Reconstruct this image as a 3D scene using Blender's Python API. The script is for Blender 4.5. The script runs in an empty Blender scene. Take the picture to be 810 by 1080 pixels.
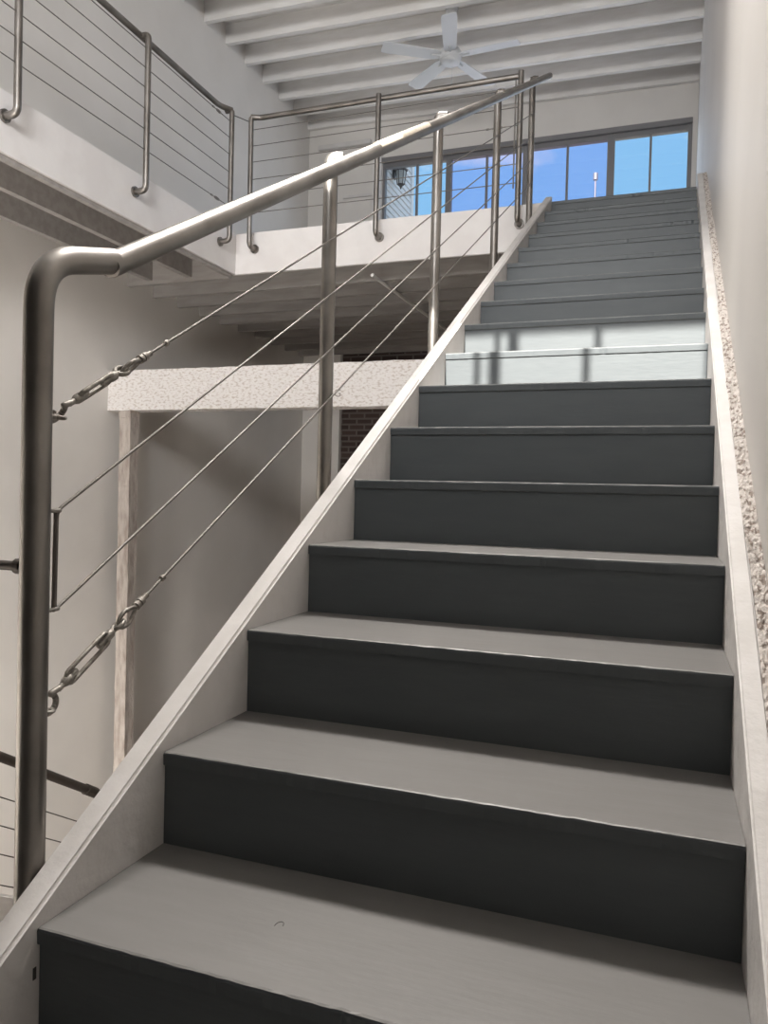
import bpy, math, random
from mathutils import Vector, Matrix
random.seed(7)
scene = bpy.context.scene
COL = scene.collection

# ------------------------------------------------------------------ camera
cam_d = bpy.data.cameras.new('camera'); cam = bpy.data.objects.new('camera', cam_d); COL.objects.link(cam)
cr = Vector((0.93933505, 0.3420741, 0.02519881)); cu = Vector((-0.03084583, 0.01107741, 0.99946277)); cf = Vector((-0.34161119, 0.93960769, -0.02095696))
M = Matrix((cr, cu, -cf)).transposed().to_4x4(); M.translation = Vector((-0.11944669, -0.90396022, 0.82603993))
cam.matrix_world = M
cam_d.sensor_fit = 'VERTICAL'; cam_d.sensor_height = 36; cam_d.lens = 821.56 / 1080 * 36
cam_d.clip_start = 0.02; cam_d.clip_end = 300
scene.camera = cam

# ------------------------------------------------------------------ world, sun, daylight, added fill, exposure
w = bpy.data.worlds.new('sky'); scene.world = w; w.use_nodes = True
nt = w.node_tree; nt.nodes.clear()
def N(nt, t, **k):
    n = nt.nodes.new(t)
    for a, b in k.items(): setattr(n, a, b)
    return n
tc = N(nt, 'ShaderNodeTexCoord'); mp = N(nt, 'ShaderNodeMapping'); mp.inputs['Scale'].default_value = (1.6, 1.6, 4.0); mp.inputs['Location'].default_value = (0.35, 0.2, 0.1)
nz = N(nt, 'ShaderNodeTexNoise'); nz.inputs['Scale'].default_value = 2.2; nz.inputs['Detail'].default_value = 8; nz.inputs['Roughness'].default_value = .58
cl = N(nt, 'ShaderNodeValToRGB'); cl.color_ramp.elements[0].position = .43; cl.color_ramp.elements[1].position = .58
cl.color_ramp.elements[0].color = (0, 0, 0, 1); cl.color_ramp.elements[1].color = (1, 1, 1, 1)
sx = N(nt, 'ShaderNodeSeparateXYZ'); gr = N(nt, 'ShaderNodeValToRGB')
gr.color_ramp.elements[0].position = 0.0; gr.color_ramp.elements[0].color = (.32, .67, .98, 1)
gr.color_ramp.elements[1].position = .7; gr.color_ramp.elements[1].color = (.24, .53, .95, 1)
mx = N(nt, 'ShaderNodeMixRGB'); mx.inputs[2].default_value = (.92, .96, 1, 1)
bg = N(nt, 'ShaderNodeBackground'); bg.inputs[1].default_value = 1.0; ow = N(nt, 'ShaderNodeOutputWorld')
L = nt.links.new
L(tc.outputs['Generated'], mp.inputs[0]); L(mp.outputs[0], nz.inputs[0]); L(nz.outputs[0], cl.inputs[0]); L(tc.outputs['Generated'], sx.inputs[0])
L(sx.outputs['Z'], gr.inputs[0]); L(gr.outputs[0], mx.inputs[1]); L(cl.outputs[0], mx.inputs[0]); L(mx.outputs[0], bg.inputs[0]); L(bg.outputs[0], ow.inputs[0])

sd = bpy.data.lights.new('sun', 'SUN'); sd.energy = 17.5; sd.angle = math.radians(.35); sd.color = (1, .97, .9)
sun = bpy.data.objects.new('sun', sd); COL.objects.link(sun)
ez, az = math.radians(38), math.radians(3)
sun.rotation_euler = Vector((math.sin(az) * math.cos(ez), math.cos(az) * math.cos(ez), -math.sin(ez))).to_track_quat('-Z', 'Y').to_euler()

def area(name, loc, direction, sx_, sy_, power, color, spread=180):
    d = bpy.data.lights.new(name, 'AREA'); d.shape = 'RECTANGLE'; d.size = sx_; d.size_y = sy_; d.energy = power; d.color = color
    d.spread = math.radians(spread)
    o = bpy.data.objects.new(name, d); COL.objects.link(o); o.location = loc
    o.rotation_euler = Vector(direction).to_track_quat('-Z', 'Y').to_euler(); return o
area('skylight_daylight', (-1.35, 2.45, 5.38), (.06, -.42, -1), 1.7, .55, 84, (1, .955, .90), 85)
area('rear_fill', (-1.4, -2.27, 3.85), (-.45, 1, .06), 2.6, 1.2, 235, (.97, .975, .98), 145)  # added fill in front of the solid rear wall, lifts upper risers and left wall
area('window_daylight', (-1.8, 8.2, 4.0), (0, -1, -.1), 3.4, 1.8, 22, (.8, .9, 1))
area('lower_left_fill', (-2.6, -2.2, -1.3), (-.85, 1, .12), 1.6, 1.8, 380, (1, .95, .89), 125)  # added fill below the landing, brightens the left wall; no window there

scene.view_settings.view_transform = 'Standard'; scene.view_settings.look = 'None'
scene.view_settings.exposure = 0; scene.view_settings.gamma = 1; scene.view_settings.use_curve_mapping = False

# ------------------------------------------------------------------ materials
def mat(name, col, rough=.5, metal=0, col2=None, nscale=8, namt=(.4, .6), bump=0, bscale=60, stretch=(1, 1, 1), detail=6, r2=None):
    m = bpy.data.materials.new(name); m.use_nodes = True; t = m.node_tree; b = t.nodes['Principled BSDF']
    b.inputs['Base Color'].default_value = (*col, 1); b.inputs['Roughness'].default_value = rough; b.inputs['Metallic'].default_value = metal
    tc = N(t, 'ShaderNodeTexCoord'); mp = N(t, 'ShaderNodeMapping'); mp.inputs['Scale'].default_value = stretch
    t.links.new(tc.outputs['Object'], mp.inputs[0])
    if col2:
        n = N(t, 'ShaderNodeTexNoise'); n.inputs['Scale'].default_value = nscale; n.inputs['Detail'].default_value = detail
        r = N(t, 'ShaderNodeValToRGB'); r.color_ramp.elements[0].position = namt[0]; r.color_ramp.elements[1].position = namt[1]
        r.color_ramp.elements[0].color = (*col, 1); r.color_ramp.elements[1].color = (*col2, 1)
        t.links.new(mp.outputs[0], n.inputs[0]); t.links.new(n.outputs[0], r.inputs[0]); t.links.new(r.outputs[0], b.inputs['Base Color'])
        if r2 is not None:
            q = N(t, 'ShaderNodeMapRange'); q.inputs[3].default_value = rough; q.inputs[4].default_value = r2
            t.links.new(n.outputs[0], q.inputs[0]); t.links.new(q.outputs[0], b.inputs['Roughness'])
    if bump:
        n2 = N(t, 'ShaderNodeTexNoise'); n2.inputs['Scale'].default_value = bscale; n2.inputs['Detail'].default_value = 5
        bp = N(t, 'ShaderNodeBump'); bp.inputs['Strength'].default_value = bump; bp.inputs['Distance'].default_value = .01
        t.links.new(mp.outputs[0], n2.inputs[0]); t.links.new(n2.outputs[0], bp.inputs['Height']); t.links.new(bp.outputs[0], b.inputs['Normal'])
    return m
plaster = mat('plaster', (.70, .67, .635), .75, col2=(.74, .71, .675), nscale=1.5, bump=.08, bscale=14)
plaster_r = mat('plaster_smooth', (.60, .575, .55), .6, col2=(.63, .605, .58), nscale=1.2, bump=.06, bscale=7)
white = mat('white_paint', (.63, .605, .585), .55, col2=(.68, .655, .64), nscale=9, bump=.35, bscale=28)
fascia_m = mat('fascia_paint', (.76, .73, .72), .5, col2=(.80, .775, .765), nscale=5, bump=.12, bscale=20)
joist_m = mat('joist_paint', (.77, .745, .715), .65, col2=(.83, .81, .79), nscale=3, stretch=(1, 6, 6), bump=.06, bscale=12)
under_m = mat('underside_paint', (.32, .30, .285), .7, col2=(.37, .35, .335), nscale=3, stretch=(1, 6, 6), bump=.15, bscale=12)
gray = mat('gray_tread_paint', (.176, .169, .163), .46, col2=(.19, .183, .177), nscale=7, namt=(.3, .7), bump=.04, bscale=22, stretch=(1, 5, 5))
gray_shade = mat('gray_shaded_riser', (.080, .090, .096), .5, col2=(.089, .100, .106), nscale=7, namt=(.3, .7), bump=.05, bscale=22, stretch=(1, 5, 5))  # shaded copy of the tread gray, riser shade put into the colour
crust = mat('rough_plaster', (.31, .255, .22), .85, col2=(.66, .61, .57), nscale=80, namt=(.41, .48), bump=1, bscale=120, stretch=(1, .6, .6))
steel = mat('brushed_steel', (.20, .183, .167), .36, .95, col2=(.31, .29, .27), nscale=6, namt=(.35, .65), bump=.05, bscale=30, stretch=(1, 1, 1), r2=.48)
steel_d = mat('dark_steel', (.10, .085, .075), .42, .6)
cable_m = mat('cable_steel', (.20, .185, .17), .5, .8)
galv = mat('galvanised', (.20, .18, .16), .5, .7, col2=(.34, .32, .29), nscale=60)
peel = mat('peeling_white_wood', (.56, .50, .46), .75, col2=(.78, .75, .735), nscale=34, namt=(.36, .50), bump=.6, bscale=45, stretch=(1, 1, 2), detail=10)
peel_p = mat('worn_post_wood', (.34, .285, .25), .75, col2=(.50, .45, .41), nscale=7, namt=(.35, .6), bump=.8, bscale=24, stretch=(4, 4, 1), detail=9)
frame_m = mat('gray_aluminium', (.22, .215, .22), .45, .35)
fan_m = mat('fan_white', (.62, .63, .64), .4)
fan_u = mat('fan_blade_finish', (.66, .67, .68), .45)
lant_m = mat('lantern_iron', (.05, .045, .045), .5, .4)
lglass = mat('lantern_glass', (.55, .58, .58), .15)
siding_m = mat('white_siding', (.85, .85, .86), .6)
reflection_m = mat('painted_reflection', (.62, .55, .44), .45, 0, col2=(.47, .41, .34), nscale=40, stretch=(1, 8, 1))  # rail reflection put into the colour
floor_m = mat('floor_boards', (.30, .26, .22), .6, col2=(.36, .31, .27), nscale=4)
dark_absorber = mat('dark_absorber_paint', (.035, .033, .03), .7)  # near black to cut bounce light onto the risers
mark_m = mat('stamp_ink', (.30, .27, .25), .7)
crack_m = mat('chip_dark', (.06, .055, .05), .8)

def glass_mat(name, tint):
    m = bpy.data.materials.new(name); m.use_nodes = True; t = m.node_tree; t.nodes.clear()
    a = N(t, 'ShaderNodeBsdfTransparent'); a.inputs[0].default_value = (*tint, 1); g = N(t, 'ShaderNodeBsdfGlossy'); g.inputs['Roughness'].default_value = .02
    s = N(t, 'ShaderNodeMixShader'); s.inputs[0].default_value = .06; o = N(t, 'ShaderNodeOutputMaterial')
    t.links.new(a.outputs[0], s.inputs[1]); t.links.new(g.outputs[0], s.inputs[2]); t.links.new(s.outputs[0], o.inputs[0]); return m
glass_a = glass_mat('window_glass', (.97, .99, 1)); glass_b = glass_mat('window_glass_double', (.90, .88, 1))

def brick_mat():
    m = bpy.data.materials.new('dark_brick'); m.use_nodes = True; t = m.node_tree; b = t.nodes['Principled BSDF']; b.inputs['Roughness'].default_value = .85
    tc = N(t, 'ShaderNodeTexCoord'); s = N(t, 'ShaderNodeSeparateXYZ'); c = N(t, 'ShaderNodeCombineXYZ')
    t.links.new(tc.outputs['Object'], s.inputs[0]); t.links.new(s.outputs['X'], c.inputs['X']); t.links.new(s.outputs['Z'], c.inputs['Y'])
    k = N(t, 'ShaderNodeTexBrick'); k.inputs['Scale'].default_value = 1; k.inputs['Brick Width'].default_value = .21; k.inputs['Row Height'].default_value = .072
    k.inputs['Mortar Size'].default_value = .012; k.inputs['Color1'].default_value = (.035, .02, .016, 1); k.inputs['Color2'].default_value = (.065, .04, .033, 1); k.inputs['Mortar'].default_value = (.12, .10, .09, 1)
    t.links.new(c.outputs[0], k.inputs[0]); t.links.new(k.outputs[0], b.inputs['Base Color'])
    bp = N(t, 'ShaderNodeBump'); bp.inputs['Strength'].default_value = .6; bp.invert = True; t.links.new(k.outputs['Fac'], bp.inputs['Height']); t.links.new(bp.outputs[0], b.inputs['Normal'])
    return m
brick_m = brick_mat()

# ------------------------------------------------------------------ mesh builder
class MB:
    def __init__(s): s.v = []; s.f = []; s.sm = []
    def add(s, vs, fs, smooth=False):
        o = len(s.v); s.v += [tuple(p) for p in vs]; s.f += [tuple(i + o for i in f) for f in fs]; s.sm += [smooth] * len(fs); return s
    def box(s, x0, x1, y0, y1, z0, z1, b=0):
        if b <= 0:
            v = [(x, y, z) for x in (x0, x1) for y in (y0, y1) for z in (z0, z1)]
            return s.add(v, [(0, 1, 3, 2), (4, 6, 7, 5), (0, 4, 5, 1), (2, 3, 7, 6), (0, 2, 6, 4), (1, 5, 7, 3)])
        import bmesh
        bm = bmesh.new(); bmesh.ops.create_cube(bm, size=1)
        for q in bm.verts: q.co = Vector(((x0 + x1) / 2 + q.co.x * (x1 - x0), (y0 + y1) / 2 + q.co.y * (y1 - y0), (z0 + z1) / 2 + q.co.z * (z1 - z0)))
        bmesh.ops.bevel(bm, geom=bm.edges[:], offset=b, segments=2, affect='EDGES')
        bm.verts.index_update(); s.add([q.co[:] for q in bm.verts], [tuple(q.index for q in f.verts) for f in bm.faces]); bm.free(); return s
    def prism_x(s, prof, x0, x1, b=0):          # polygon in (y,z) extruded along x
        import bmesh
        n = len(prof); v = [(x0, y, z) for y, z in prof] + [(x1, y, z) for y, z in prof]
        f = [tuple(range(n)), tuple(range(2 * n - 1, n - 1, -1))] + [(i, i + n, (i + 1) % n + n, (i + 1) % n) for i in range(n)]
        bm = bmesh.new(); vs = [bm.verts.new(p) for p in v]
        for q in f: bm.faces.new([vs[i] for i in q])
        bmesh.ops.recalc_face_normals(bm, faces=bm.faces[:])
        if b: bmesh.ops.bevel(bm, geom=bm.edges[:], offset=b, segments=3, affect='EDGES')
        bm.verts.index_update(); s.add([q.co[:] for q in bm.verts], [tuple(q.index for q in fc.verts) for fc in bm.faces]); bm.free(); return s
    def tube(s, pts, r, n=16, closed=False, cap=True):
        pts = [Vector(p) for p in pts]; m = len(pts); rr = r if isinstance(r, (list, tuple)) else [r] * m
        T = []
        for i in range(m):
            a = pts[(i - 1) % m] if closed or i > 0 else pts[i]; c = pts[(i + 1) % m] if closed or i < m - 1 else pts[i]
            T.append((c - a).normalized())
        u = T[0].orthogonal().normalized(); rings = []
        for i in range(m):
            u = (u - T[i] * u.dot(T[i])).normalized(); v = T[i].cross(u)
            rings.append([pts[i] + (u * math.cos(2 * math.pi * k / n) + v * math.sin(2 * math.pi * k / n)) * rr[i] for k in range(n)])
        vs = [p for g in rings for p in g]; fs = []
        for i in range(m if closed else m - 1):
            j = (i + 1) % m
            for k in range(n): fs.append((i * n + k, i * n + (k + 1) % n, j * n + (k + 1) % n, j * n + k))
        s.add(vs, fs, True)
        if cap and not closed:
            s.add(rings[0], [tuple(range(n - 1, -1, -1))]); s.add(rings[-1], [tuple(range(n))])
        return s
    def build(s, name, m, parent=None):
        me = bpy.data.meshes.new(name); me.from_pydata(s.v, [], s.f); me.materials.append(m)
        for p, q in zip(me.polygons, s.sm): p.use_smooth = q
        me.update(); o = bpy.data.objects.new(name, me); COL.objects.link(o)
        if parent: o.parent = parent; o.matrix_parent_inverse = parent_inv(parent)
        return o
def parent_inv(p):
    return world_of(p).inverted()
def world_of(p):
    m = Matrix.LocRotScale(p.location, p.rotation_euler, p.scale)
    return (world_of(p.parent) @ p.matrix_parent_inverse @ m) if p.parent else m
def fillet(pts, r, seg=8):
    pts = [Vector(p) for p in pts]; out = [pts[0]]
    for i in range(1, len(pts) - 1):
        a, b, c = pts[i - 1], pts[i], pts[i + 1]; d1 = (a - b); d2 = (c - b); rr = min(r, d1.length * .49, d2.length * .49)
        p = b + d1.normalized() * rr; q = b + d2.normalized() * rr
        for k in range(seg + 1):
            t = k / seg; out.append(p * (1 - t) ** 2 + b * 2 * t * (1 - t) + q * t * t)
    return out + [pts[-1]]
def thing(name, label, cat, loc=(0, 0, 0), group=None):
    o = bpy.data.objects.new(name, None); COL.objects.link(o); o.location = loc; o.empty_display_size = .1
    o['label'] = label; o['category'] = cat
    if group: o['group'] = group
    return o
def tag(o, label, cat, group=None):
    o['label'] = label; o['category'] = cat
    if group: o['group'] = group
    return o
def struct(mb, name, m):
    o = mb.build(name, m); o['kind'] = 'structure'; return o

# ------------------------------------------------------------------ dimensions (metres)
XL, XR, YF, YB = -4.62, .062, 8.3, -2.4        # left wall, right wall, window wall, rear wall
FL, TOP, ZB = 2.975, 5.85, -2.8                # upper floor, roof, lower floor
GX, GY = -3.57, 4.81                           # edges of the upper gallery
W, H, RUN = -.975, .175, .3007
SL = H / RUN

# ------------------------------------------------------------------ setting
struct(MB().box(XR, XR + .15, YB - .15, YF + .15, ZB, TOP), 'wall_right', plaster_r)
struct(MB().box(XL - .15, XL, YB - .15, YF + .15, ZB, TOP), 'wall_left', plaster)
WX0, WX1, WZ1 = -3.60, .012, 4.985
m = MB().box(XL, WX0, YF, YF + .15, FL, TOP).box(WX1, XR, YF, YF + .15, FL, TOP).box(WX0, WX1, YF, YF + .15, WZ1, TOP)
m.box(XL, -4.10, YF - .02, YF + .15, ZB, FL)
struct(m, 'wall_front', plaster)
struct(MB().box(-4.10, XR, YF + .05, YF + .15, ZB, FL - .3), 'wall_brick', brick_m)
# rear wall with the clerestory opening the sun comes through
SX0, SX1, SZ0, SZ1 = -1.40, -.245, 4.55, 5.39
m = MB().box(XL, XR, YB - .12, YB, ZB, SZ0).box(XL, XR, YB - .12, YB, SZ1, TOP).box(XL, SX0, YB - .12, YB, SZ0, SZ1).box(SX1, XR, YB - .12, YB, SZ0, SZ1)
struct(m, 'wall_back', plaster)
m = MB()
for xx, ww in ((-1.085, .022), (-1.015, .045), (-.665, .025)): m.box(xx - ww / 2, xx + ww / 2, YB - .09, YB - .03, SZ0, SZ1)
m.box(SX0, SX1, YB - .1, YB - .02, SZ0, SZ0 + .012)
m = struct(m, 'window_5', frame_m)
struct(MB().box(XL, XR, YB, YF, ZB - .1, ZB), 'floor', floor_m)
struct(MB().box(-2.2, XR, -1.52, -1.5, -.35, 2.64).box(-2.22, -2.2, -1.52, -.6, -.35, 2.64), 'wall_light_block', dark_absorber)  # unseen walls added to keep light off the lower risers
struct(MB().box(-14, 10, YF + .6, 60, -3.0, -2.9), 'ground', floor_m)

# ceiling: tilted deck with exposed joists
ceil = MB(); zc = lambda x: 5.415 - .022 * x
def slab(mb, x0, x1, y0, y1, dz0, dz1):
    v = []
    for x in (x0, x1):
        for y in (y0, y1):
            for d in (dz0, dz1): v.append((x, y, zc(x) + d))
    return mb.add(v, [(0, 1, 3, 2), (4, 6, 7, 5), (0, 4, 5, 1), (2, 3, 7, 6), (0, 2, 6, 4), (1, 5, 7, 3)])
slab(ceil, XL, XR, YB - .12, YF + .15, .2, .28)
ceiling = struct(ceil, 'ceiling', joist_m)
y = YF - .035; n = 0
while y > YB + .1:
    j = slab(MB(), XL, XR, y - .025, y + .025, 0, .2).build('joist', joist_m, ceiling); y -= .398; n += 1
# trim around the skylight
m = MB().box(-3.1, .05, 2.1, 2.15, 5.36, 5.6).box(-3.1, .05, 2.75, 2.8, 5.36, 5.6).box(-3.1, -3.05, 2.15, 2.75, 5.36, 5.6).box(-.0, .05, 2.15, 2.75, 5.36, 5.6)
struct(m, 'trim_1', white)

# ------------------------------------------------------------------ windows (four sliding bays)
bays = [(-3.60, -2.745), (-2.745, -1.81), (-1.81, -.85), (-.85, .012)]
for i, (a, b) in enumerate(bays):
    fw = .035; m = MB(); y0, y1 = YF + .01, YF + .08
    if i == 3: fw = .045
    m.box(a, a + fw, y0, y1, FL, WZ1, .004).box(b - fw, b, y0, y1, FL, WZ1, .004).box(a + fw, b - fw, y0, y1, WZ1 - .06, WZ1, .004).box(a + fw, b - fw, y0, y1, FL, FL + .06, .004)
    f = struct(m, 'window_%d' % (i + 1), frame_m)
    c = (a + b) / 2 + (.0 if i else .02)
    MB().box(c - .012, c + .012, y0 + .01, y1 - .01, FL + .06, WZ1 - .06, .002).build('mullion', frame_m, f)
    MB().box(a + fw, c - .012, y0 + .03, y0 + .036, FL + .06, WZ1 - .06).build('pane', glass_a if i in (0, 3) else glass_b, f)
    MB().box(c + .012, b - fw, y0 + .03, y0 + .036, FL + .06, WZ1 - .06).build('pane', glass_a if i in (0, 3) else glass_b, f)
struct(MB().box(WX0 - .02, WX1 + .0, YF - .03, YF + .012, WZ1 - .005, WZ1 + .055, .004), 'trim_2', frame_m)
struct(MB().box(WX0 - .11, WX0 - .005, YF - .05, YF - .0, FL, 5.2, .004), 'trim_3', fascia_m)
struct(MB().box(XL + .15, WX0 - .15, YF - .06, YF - .001, 5.23, 5.29, .006).box(XL + .5, WX0 - .11, YF - .03, YF - .001, 4.59, 4.62), 'trim_4', white)

# ------------------------------------------------------------------ outside the windows
sd_ = thing('neighbouring_house', 'white clapboard house wall seen through the leftmost window', 'house', (-3.7, 9.0, 2.4))
MB().box(-4.2, -3.64, YF + .2, 9.50, 2.4, 6.4).build('wall', siding_m, sd_)
m = MB(); z = 2.45
while z < 6.35:
    m.prism_x([(0, 0)] * 0 or [(YF + .2, z), (9.46, z), (9.46, z + .08), (YF + .2, z + .08)], -3.641, -3.64)
    m.v = m.v[:-8]; m.f = m.f[:-6]; m.sm = m.sm[:-6]
    v = []
    for yy in (YF + .2, 9.46): v += [(-3.64, yy, z), (-3.605, yy, z), (-3.618, yy, z + .072), (-3.64, yy, z + .072)]
    m.add(v, [(0, 1, 2, 3), (7, 6, 5, 4), (0, 4, 5, 1), (1, 5, 6, 2), (2, 6, 7, 3)]); z += .082
m.build('clapboards', siding_m, sd_)
MB().box(-3.64, -3.595, 9.46, 9.56, 2.4, 6.4, .004).build('corner_board', siding_m, sd_)
ln = thing('wall_lantern', 'black outdoor lantern mounted on the white clapboard wall', 'lantern', (-3.605, 8.72, 4.98))
lx, ly, lz = -3.50, 8.72, 4.97
MB().box(-3.604, -3.585, ly - .04, ly + .04, lz - .02, lz + .12, .004).build('wall_plate', lant_m, ln)
MB().tube(fillet([(-3.59, ly, lz + .05), (-3.55, ly, lz + .19), (lx, ly, lz + .19), (lx, ly, lz + .15)], .03), .007, 8).build('arm', lant_m, ln)
def frustum(mb, z0, z1, r0, r1, n=6):
    v = [(lx + r * math.cos(2 * math.pi * k / n + .3), ly + r * math.sin(2 * math.pi * k / n + .3), z) for r, z in ((r0, z0), (r1, z1)) for k in range(n)]
    return mb.add(v, [tuple(range(n - 1, -1, -1)), tuple(range(n, 2 * n))] + [(k, (k + 1) % n, (k + 1) % n + n, k + n) for k in range(n)])
frustum(frustum(frustum(MB(), lz + .09, lz + .15, .085, .02), lz + .07, lz + .09, .085, .085), lz + .15, lz + .17, .012, .012).build('roof', lant_m, ln)
frustum(MB(), lz - .10, lz + .07, .045, .066).build('glass', lglass, ln)
fr = MB()
for k in range(6):
    a = 2 * math.pi * k / 6 + .3
    fr.tube([(lx + .047 * math.cos(a), ly + .047 * math.sin(a), lz - .10), (lx + .069 * math.cos(a), ly + .069 * math.sin(a), lz + .07)], .006, 6)
frustum(fr, lz - .12, lz - .10, .03, .055); frustum(fr, lz - .16, lz - .12, .006, .02); fr.build('frame', lant_m, ln)
MB().tube([(-3.09, 30, -2.9), (-3.09, 30, 13.1)], .035, 8).tube([(-3.09, 30, 13.1), (-3.09, 30, 13.35)], .09, 8).build('utility_pole', frame_m)
tag(bpy.data.objects['utility_pole'], 'thin pale pole rising against the sky outside the window', 'pole')

# ------------------------------------------------------------------ upper gallery
g = thing('gallery', 'white-edged upper gallery floor with exposed joists below', 'gallery', (GX, GY, FL))
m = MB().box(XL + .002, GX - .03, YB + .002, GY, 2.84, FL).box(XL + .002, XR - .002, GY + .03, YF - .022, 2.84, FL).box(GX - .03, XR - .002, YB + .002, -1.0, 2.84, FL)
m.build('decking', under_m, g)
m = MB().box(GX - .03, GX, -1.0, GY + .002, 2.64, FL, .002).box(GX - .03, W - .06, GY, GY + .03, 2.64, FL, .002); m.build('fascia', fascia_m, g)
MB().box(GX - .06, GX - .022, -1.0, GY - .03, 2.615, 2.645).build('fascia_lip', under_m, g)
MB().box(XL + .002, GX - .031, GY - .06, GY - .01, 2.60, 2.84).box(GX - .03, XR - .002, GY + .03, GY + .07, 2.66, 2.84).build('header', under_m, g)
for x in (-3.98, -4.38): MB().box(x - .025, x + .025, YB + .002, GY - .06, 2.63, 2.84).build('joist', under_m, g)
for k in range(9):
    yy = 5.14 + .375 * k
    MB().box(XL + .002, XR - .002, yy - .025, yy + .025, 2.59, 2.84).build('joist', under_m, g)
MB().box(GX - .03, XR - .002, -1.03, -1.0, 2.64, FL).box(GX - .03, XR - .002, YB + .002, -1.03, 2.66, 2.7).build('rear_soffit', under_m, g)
MB().tube([(-2.38, 4.90, 2.575), (-2.33, 7.9, 2.575)], .014, 8).build('conduit', joist_m, g)

# ------------------------------------------------------------------ beam and post under the gallery
def rough_box(x0, x1, y0, y1, z0, z1, nx, ny, nz, amp):
    import bmesh
    bm = bmesh.new(); bmesh.ops.create_cube(bm, size=1)
    for ax, k in ((0, nx), (1, ny), (2, nz)):
        for i in range(1, k):
            co = Vector((0, 0, 0)); co[ax] = -.5 + i / k; no = Vector((0, 0, 0)); no[ax] = 1
            bmesh.ops.bisect_plane(bm, geom=bm.verts[:] + bm.edges[:] + bm.faces[:], plane_co=co, plane_no=no)
    for q in bm.verts:
        q.co = Vector(((x0 + x1) / 2 + q.co.x * (x1 - x0), (y0 + y1) / 2 + q.co.y * (y1 - y0), (z0 + z1) / 2 + q.co.z * (z1 - z0))) + Vector([random.uniform(-amp, amp) for _ in range(3)])
    bm.verts.index_update(); o = MB(); o.add([q.co[:] for q in bm.verts], [tuple(q.index for q in f.verts) for f in bm.faces]); bm.free(); return o
bt = thing('timber_beam', 'thick timber beam in peeling white paint spanning below the gallery', 'beam', (-2.2, 4.6, 1.49))
rough_box(XL, XR, 4.53, 4.69, 1.49, 1.825, 60, 2, 4, .003).build('timber', peel, bt)
tx = bpy.data.curves.new('painted_mark', 'FONT'); tx.body = 'G'; tx.size = .085; tx.extrude = .001; tx.align_x = 'CENTER'
to = bpy.data.objects.new('painted_mark', tx); COL.objects.link(to); to.location = (-2.49, 4.522, 1.565); to.rotation_euler = (math.pi / 2, 0, 0)
bpy.context.view_layer.update(); me = bpy.data.meshes.new_from_object(to); me.materials.clear(); me.materials.append(mark_m)
to2 = bpy.data.objects.new('painted_mark', me); to2.matrix_world = to.matrix_world.copy(); COL.objects.link(to2); bpy.data.objects.remove(to); to2.name = 'painted_mark'
mw = to2.matrix_world.copy(); to2.parent = bt; to2.matrix_parent_inverse = parent_inv(bt)
pt = thing('timber_post', 'slim worn timber post holding up the left end of the peeling beam', 'post', (-4.44, 4.58, ZB))
rough_box(-4.495, -4.385, 4.53, 4.64, ZB, 1.43, 2, 2, 50, .003).build('shaft', peel_p, pt)
rough_box(-4.50, -4.38, 4.525, 4.645, 1.43, 1.486, 2, 2, 2, .002).build('cap_block', peel_p, pt)

# ------------------------------------------------------------------ main staircase
YS = [0, .301, .597, .897, 1.194, 1.494, 1.787, 2.125, 2.420, 2.709, 2.990, 3.300, 3.611, 3.932, 4.230, 4.530, 4.82]
ZS = [.175, .346, .526, .697, .871, 1.049, 1.225, 1.402, 1.580, 1.750, 1.918, 2.097, 2.277, 2.456, 2.630, 2.805, 2.978]
st = thing('staircase', 'straight grey-painted wooden staircase with white stringers climbing to the windows', 'staircase', (-.49, 0, -.35))
for k in (-1, -2): YS.insert(0, k * .3); ZS.insert(0, .175 + k * .175)
def tread_mesh(y0, y1, z, x0=W + .001, x1=-.001, th=.024, jit=.0006):
    n = 70; b = MB(); v = []
    for i in range(n + 1):
        x = x0 + (x1 - x0) * i / n; j = random.uniform(-jit, jit); jz = random.uniform(-jit, jit) * .7
        if random.random() < .03: j += random.uniform(.001, .0025)
        v += [(x, y0 + .001 + j, z - th), (x, y0 + j, z - .005 + jz), (x, y0 + .0015 + j, z - .0015 + jz), (x, y0 + .005 + j, z), (x, y1, z), (x, y1, z - th)]
    f = []
    for i in range(n):
        a, c = i * 6, (i + 1) * 6
        for k in range(6): f.append((a + k, c + k, c + (k + 1) % 6, a + (k + 1) % 6))
    f += [(5, 4, 3, 2, 1, 0), tuple(n * 6 + k for k in range(6))]
    return b.add(v, f)
for i in range(len(YS)):
    y0, z1 = YS[i], ZS[i]; zp = ZS[i - 1] if i else z1 - .175
    MB().box(W + .001, -.001, y0, y0 + .02, zp - (.02 if i else 0), z1 - .0245).build('riser', gray_shade, st)
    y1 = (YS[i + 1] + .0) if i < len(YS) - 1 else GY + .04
    t_ = tread_mesh(y0 - .006, y1, z1).build('tread', gray, st); t_.data.materials.append(gray_shade)
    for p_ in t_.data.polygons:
        if p_.normal.y < -.8: p_.material_index = 1  # front lip takes the painted riser shade too
ln_ = lambda y, o: .175 + SL * y + o
def stringer(x0, x1, off, y0=-.9, y1=4.86, dep=.36, b=.006):
    return MB().prism_x([(y0, ln_(y0, off)), (y1, ln_(y1, off)), (y1, ln_(y1, -.2)), (y0 + .3, ln_(y0 + .3, -dep)), (y0, ln_(y0, -dep))], x0, x1, b)
s1 = stringer(W - .05, W, .028, y0=-.75).build('stringer', white, st)
s2 = stringer(0, .036, .08, y0=-.75, b=.004).build('stringer', white, st)
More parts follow.
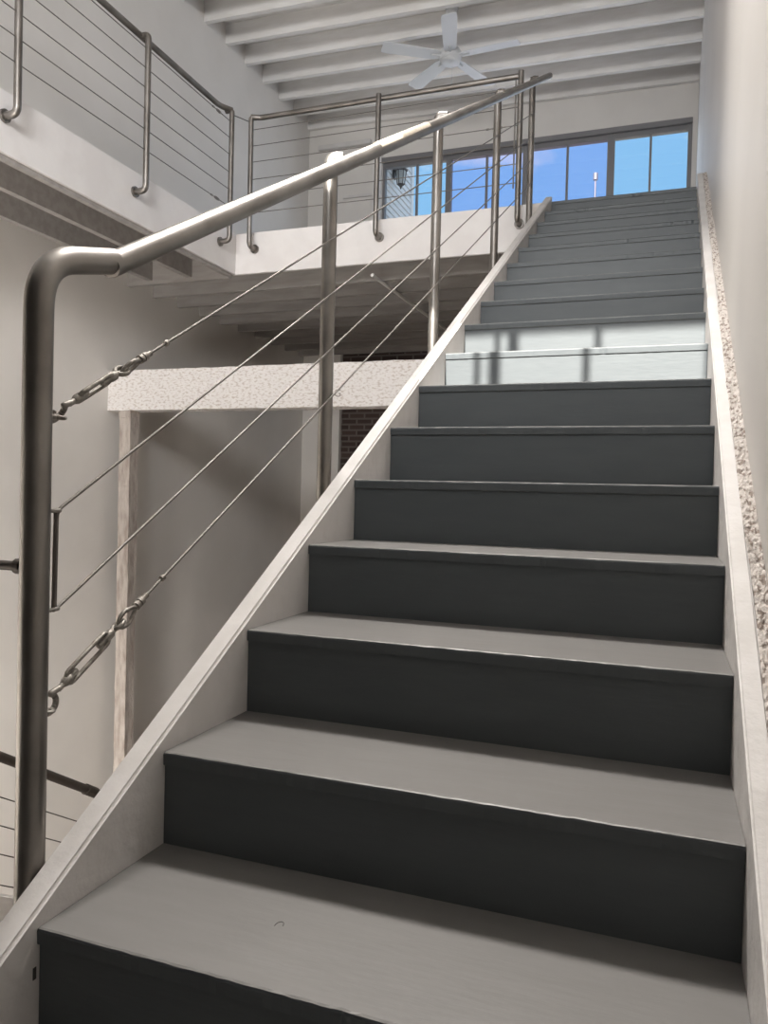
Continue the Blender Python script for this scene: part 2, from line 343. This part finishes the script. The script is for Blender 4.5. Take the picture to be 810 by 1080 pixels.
# rough plaster seam between the right stringer and the wall
ny, nx = 700, 7; v = []; f = []
for i in range(ny + 1):
    yy = -.75 + 5.6 * i / ny
    wv = .002 * math.sin(yy * 3.1) + .002 * math.sin(yy * 11)
    for k in range(nx + 1):
        x = .033 + wv + (.0285 - wv) * k / nx
        h = .082 + (random.uniform(-.0035, .0045) if 0 < k else -.004) + (.004 if k == nx else 0)
        v.append((x, yy, ln_(yy, h)))
for i in range(ny):
    for k in range(nx): a = i * (nx + 1) + k; f.append((a, a + nx + 1, a + nx + 2, a + 1))
m = MB().add(v, f); m.build('rough_plaster_seam', crust, st)['label'] = 'rough brown and white plaster seam'
# knocks and nails in the left stringer
m = MB()
m.tube([(W - .001, .012, .135), (W + .0012, .012, .135)], .006, 10)
m.box(W - .0008, W + .0010, -.012, -.006, .10, .118)
m.build('nail_hole', crack_m, st)
m = MB().tube([(-.6495 + .006 * math.cos(t), .1375 + .010 * math.sin(t), .1755) for t in [k * .45 for k in range(9)]], .0006, 5)
m.build('scratch', crack_m, st)
# landing the flight starts from, and the flight that goes down beside it
struct(MB().box(-2.2, XR, YB, -.58, -.5, -.35).box(-2.2, W - .055, -.58, .0, -.5, -.35), 'floor_landing', dark_absorber)
lf = thing('lower_staircase', 'white-sided lower flight descending beside the main stairs', 'staircase', (-2.7, 1.2, -1.0))
l2 = lambda y: -.083 - .612 * (y - 1.105)
MB().prism_x([(.0, l2(.0) - .466), (4.0, l2(4.0) - .466), (4.0, l2(4.0) - .75), (.0, l2(.0) - .95)], -2.235, -2.19, .005).build('stringer', white, lf)
for k in range(10):
    y0 = .05 + k * .3; z = l2(y0) - .80
    MB().box(-3.3, -2.236, y0, y0 + .31, z - .03, z).build('tread', gray, lf)
    MB().box(-3.3, -2.236, y0 + .28, y0 + .30, z - .18, z - .03).build('riser', gray, lf)

# ------------------------------------------------------------------ turnbuckle
def turnbuckle(name, origin, direc, parent, L_=.115, s=1.0, twist=0.0):
    D = Vector(direc).normalized(); Nn = Vector((1, 0, 0)).cross(D).normalized(); X = Vector((1, 0, 0))
    if twist: R = Matrix.Rotation(twist, 3, D); Nn = R @ Nn; X = R @ X
    O = Vector(origin); P = lambda a, b=0, c=0: O + D * a * s + Nn * b * s + X * c * s
    tb = MB()   # body: two bars joined by collars
    a0 = .068; a1 = a0 + L_
    path = []
    for t in range(9): an = math.pi / 2 + math.pi * t / 8; path.append(P(a0 + .012 + .012 * math.cos(an), .0115 * math.sin(an)))
    for t in range(9): an = -math.pi / 2 + math.pi * t / 8; path.append(P(a1 - .012 + .012 * math.cos(an), .0115 * math.sin(an)))
    tb.tube(path, .0042 * s, 10, closed=True)
    for a in (a0, a1): tb.tube([P(a - .010), P(a - .004), P(a + .008), P(a + .012)], [.006 * s, .0085 * s, .0085 * s, .006 * s], 12)
    o = tb.build(name, galv, parent)
    h = MB().tube([P(.046), P(a0 + .026)], .0052 * s, 10)
    # hook on the post eye
    hk = [P(.050, 0)]
    for t in range(13): an = math.radians(60 - 290 * t / 12); hk.append(P(.018 + .017 * math.cos(an), -.006 + .015 * math.sin(an)))
    h.tube(fillet(hk, .004, 2), [.0052 * s] * (len(fillet(hk, .004, 2)) - 3) + [.0048 * s, .004 * s, .003 * s], 10)
    h.build('hook', galv, o)
    e = MB().tube([P(a1 - .03), P(a1 + .018)], .0055 * s, 10)
    ring = [P(a1 + .030 + .013 * math.cos(t * math.pi / 8), .004 * math.sin(t * math.pi / 8), .011 * math.sin(t * math.pi / 8)) for t in range(16)]
    e.tube(ring, .0045 * s, 8, closed=True); e.build('eye_bolt', galv, o)
    # thimble (pear-shaped loop) and ferrule on the cable
    q = []
    for t in range(20):
        an = 2 * math.pi * t / 20; rr = .0135 if math.cos(an) < .2 else .0135 * (1 - .55 * math.cos(an))
        q.append(P(a1 + .056 + .027 * math.cos(an), rr * math.sin(an), .002))
    MB().tube(q, .0042 * s, 8, closed=True).build('thimble', galv, o)
    fe = MB()
    for a in (.088, .100): fe.tube([P(a1 + a), P(a1 + a + .009)], .0085 * s, 12)
    fe.tube([P(a1 + .080), P(a1 + .125)], .0058 * s, 10); fe.build('ferrule', galv, o)
    MB().tube([P(a1 + .178), P(a1 + .186)], .0062 * s, 10).build('cable_stop', galv, o)
    return o

# ------------------------------------------------------------------ stair railing
RX, PX = -1.05, -1.088
sr = thing('stair_railing', 'brushed steel pipe railing with slanted cables along the grey stairs', 'railing', (RX, .058, -.35))
rl = lambda y: 1.2305 + .5765 * (y - .235)
pr = .0225
elbow = fillet([(RX, .056, -.35), (RX, .057, 1.180), (RX, .225, 1.2255)], .075, 14)
MB().tube(elbow, pr, 24).build('post', steel, sr)
MB().tube([(RX, .219, rl(.212)), (RX, 5.06, rl(5.06))], .0218, 24).build('handrail', steel, sr)
MB().tube([(RX, .214, rl(.210)), (RX, .228, rl(.227))], .0230, 24).build('weld_bead', steel, sr)
MB().tube([(RX, 1.50, rl(1.50) + .0018), (RX, 2.03, rl(2.03) + .0018)], .0208, 24).build('reflection_patch', reflection_m, sr)['label'] = 'pale cream reflection painted on top of the handrail'  # thin sleeve standing in for a reflection on the rail
for y in (1.225, 2.32, 3.47, 4.56):
    z0 = ln_(y, -.16)
    p = [(PX, y, z0), (PX, y, rl(y) + .018), (RX - .004, y + .010, rl(y) + .016)]
    MB().tube(fillet(p, .045, 10), .0215, 20).build('post', steel, sr)
    MB().box(PX - .006, W - .048, y - .02, y + .02, z0 + .02, z0 + .07, .003).build('bracket', steel, sr)
WXX = -1.066
ym, yend = .075, 4.55
for off, tb in ((-.213, True), (-.69, True)):
    s0 = .30 if tb else 0
    a = Vector((WXX, .083, rl(.083) + off)); D = Vector((0, 1, .573)).normalized()
    ydir = D
    if off == -.69:
        a = Vector((WXX + .006, .083, .468)); b = Vector((WXX, yend, rl(yend) + off + .004)); ydir = (b - a).normalized()
        o = turnbuckle('turnbuckle', a, ydir, sr, .118)
    else:
        a = Vector((WXX + .006, .098, .943)); b = Vector((WXX, yend, rl(yend) + off)); ydir = (b - a).normalized()
        o = turnbuckle('turnbuckle', a, ydir, sr, .098, twist=.75)
    MB().tube([a + ydir * .265, b], .0029, 8).build('cable', cable_m, sr)
    MB().tube([(RX, a.y - .03, a.z - .004), (RX, a.y + .004, a.z - .004)], .005, 8).tube([(RX + .009 * math.cos(t * .785), a.y + .006 + .009 * math.sin(t * .785), a.z - .004) for t in range(8)], .0035, 8, closed=True).build('cable_eye', galv, sr)
# middle two runs are one cable that turns down through two eyes on the lower post
za, zb = .788, .624
pts = fillet([(WXX, yend, rl(yend) - .365), (WXX + .004, .116, za), (WXX + .004, .114, zb), (WXX, yend, rl(yend) - .525)], .012, 5)
MB().tube(pts, .0029, 8).build('cable', cable_m, sr)
MB().tube([(WXX + .006, .110, za + .002), (WXX + .006, .108, zb - .002)], .0032, 8).build('tie_rod', steel_d, sr)
for z in (za - .004, zb - .002): MB().tube([(RX, .06, z + .004), (WXX + .006, .120, z + .004)], .0035, 8).build('cable_eye', galv, sr)
# level bar running off from the lower post to the guard post of the lower flight
MB().tube([(RX - .02, .055, .70), (-2.2, .055, .70)], .0078, 12).build('cross_bar', steel_d, sr)
MB().tube([(RX - .022, .055, .70), (RX - .034, .055, .70)], .0125, 12).build('bar_collar', steel_d, sr)

# ------------------------------------------------------------------ railing of the lower flight
lr = thing('lower_railing', 'dark handrail with thin cables sloping down behind the nearest steel post', 'railing', (-2.2, .8, -.35))
MB().tube(fillet([(-2.2, .03, .72), (-2.2, .1, l2(.1)), (-2.2, 1.60, l2(1.60)), (-2.2, 1.63, l2(1.60) - .03)], .03), .0165, 16).build('handrail', steel_d, lr)
MB().tube([(-2.2, 1.52, l2(1.52)), (-2.2, 1.575, l2(1.575))], .0205, 16).build('rail_coupling', steel_d, lr)
for y in (.03, 1.68): MB().tube([(-2.2, y, l2(y) - .5), (-2.2, y, l2(y) + (.03 if y < 1 else -.02))], .018, 14).build('post', steel_d, lr)
for o in (-.136, -.233, -.33, -.435): MB().tube([(-2.2, .03, l2(.03) + o), (-2.2, 1.68, l2(1.68) + o)], .0022, 6).build('cable', steel_d, lr)

# ------------------------------------------------------------------ gallery railings
WZ = [3.77, 3.64, 3.51, 3.37, 3.235, 3.10]
def small_turnbuckle(p, d, parent):
    D = Vector(d); P = Vector(p); Nn = Vector((0, 0, 1))
    path = [P + D * (.0 + .035 * math.cos(t * math.pi / 6)) + Nn * .009 * math.sin(t * math.pi / 6) for t in range(12)]
    MB().tube(path, .004, 6, closed=True).tube([P - D * .06, P - D * .02], .004, 6).tube([P + D * .02, P + D * .06], .004, 6).tube([P - D * .085, P - D * .065], .007, 8).build('turnbuckle', galv, parent)
a = thing('gallery_railing', 'steel pipe and cable railing on the left gallery edge, running toward the viewer', 'railing', (GX, 4.53, 2.83))
MB().tube(fillet([(-3.535, -1.2, 3.868), (-3.535, 4.46, 3.868), (-3.48, 4.555, 3.868)], .05), .021, 20).build('handrail', steel, a)
for y in (.15, 1.27, 2.39, 3.49, 4.555):
    MB().tube(fillet([(-3.535, y, 3.868), (-3.478, y, 3.868), (-3.478, y, 2.835), (-3.565, y, 2.835)], .05, 8), .021, 20).build('post', steel, a)
    MB().tube([(-3.5695, y, 2.835), (-3.555, y, 2.835)], .036, 20).build('wall_flange', steel, a)
for i, z in enumerate(WZ):
    MB().tube([(-3.478, -1.2, z), (-3.478, 4.555, z)], .0032, 6).build('cable', cable_m, a)
    if i in (0, 5): small_turnbuckle((-3.478, 4.36, z), (0, 1, 0), a)
b = thing('gallery_railing', 'steel pipe and cable railing facing the viewer along the far gallery edge', 'railing', (-3.39, GY, 2.83))
MB().tube(fillet([(-3.39, 4.70, 3.868), (-3.33, 4.74, 3.872), (-1.2, 4.74, 3.872)], .05), .021, 20).build('handrail', steel, b)
for x in (-3.39, -2.29, -1.20):
    top = 3.872 + (.022 if x > -3 else -.0)
    p = [(x, 4.715, top), (x, 4.715, 2.835), (x, 4.80, 2.835)] if x > -3 else [(x + .03, 4.73, 3.872), (x, 4.705, 3.865), (x, 4.715, 2.835), (x, 4.80, 2.835)]
    MB().tube(fillet(p, .05, 8), .021, 20).build('post', steel, b)
    MB().tube([(x, 4.795, 2.835), (x, 4.8095, 2.835)], .036, 20).build('wall_flange', steel, b)
for i, z in enumerate(WZ):
    MB().tube([(-3.39, 4.715, z), (-1.20, 4.715, z)], .0032, 6).build('cable', cable_m, b)
    if i in (2, 4): small_turnbuckle((-1.36, 4.715, z), (1, 0, 0), b)
MB().tube([(-1.235, 4.71, 3.06), (-1.235, 4.71, 3.83)], .0055, 8).build('tie_rod', steel, b)
MB().tube([(-1.125, 4.70, 3.0), (-1.125, 4.70, 3.83)], .0055, 8).build('tie_rod', steel, b)
MB().tube([(-3.478, 4.54, 3.83), (-3.40, 4.70, 3.83)], .004, 8).build('tie_rod', steel, b)

# ------------------------------------------------------------------ ceiling fan
hx, hy, hz = -2.27, 6.6, 5.156
fn = thing('ceiling_fan', 'white five-bladed fan hanging under the rafters', 'ceiling fan', (hx, hy, 5.6))
def lathe(prof, n=32):
    b = MB(); v = [(hx + r * math.cos(2 * math.pi * k / n), hy + r * math.sin(2 * math.pi * k / n), z) for r, z in prof for k in range(n)]
    f = [(i * n + k, i * n + (k + 1) % n, (i + 1) * n + (k + 1) % n, (i + 1) * n + k) for i in range(len(prof) - 1) for k in range(n)]
    return b.add(v, f, True)
lathe([(.0001, hz - .035), (.07, hz - .032), (.10, hz - .022), (.112, hz), (.112, hz + .05), (.09, hz + .085), (.03, hz + .10), (.0001, hz + .10)]).build('motor_housing', fan_m, fn)
lathe([(.0001, hz - .052), (.075, hz - .049), (.094, hz - .038), (.094, hz - .02)]).build('light_cover', fan_m, fn)
lathe([(.014, hz + .09), (.014, 5.60)]).build('down_rod', fan_m, fn)
lathe([(.016, 5.56), (.05, 5.58), (.065, 5.66), (.065, 5.665)]).build('ceiling_canopy', fan_m, fn)
for k in range(5):
    th = math.radians(68 + 72 * k); d = Vector((math.cos(th), math.sin(th), 0)); t = Vector((-math.sin(th), math.cos(th), 0)); tl = math.radians(10)
    tt = t * math.cos(tl) + Vector((0, 0, 1)) * math.sin(tl); up = d.cross(tt)
    c = Vector((hx, hy, hz + .02)); v = []
    prof = [(.10, .045), (.16, .062), (.4, .070), (.62, .075), (.68, .070), (.69, .06)]
    for u, hw in prof:
        for sgn in (-1, 1):
            for q in (-.004, .004): v.append(c + d * u + tt * hw * sgn + up * q)
    f = []
    for i in range(len(prof) - 1):
        p = i * 4; q = p + 4
        f += [(p, p + 2, q + 2, q), (p + 1, q + 1, q + 3, p + 3), (p, q, q + 1, p + 1), (p + 2, p + 3, q + 3, q + 2)]
    f += [(0, 1, 3, 2), (len(v) - 4, len(v) - 2, len(v) - 1, len(v) - 3)]
    bl = MB().add(v, f).build('blade', fan_u, fn)
    MB().box(0, 0, 0, 0, 0, 0)
    MB().tube([c + d * .09 - up * .006, c + d * .2 - up * .006], .012, 8).build('blade_bracket', fan_m, bl)
MB().tube([(hx + .03, hy - .03, hz - .05), (hx + .03, hy - .03, hz - .24)], .003, 6).tube([(hx + .03, hy - .03, hz - .24), (hx + .03, hy - .03, hz - .27)], .007, 8).build('pull_chain', fan_m, fn)
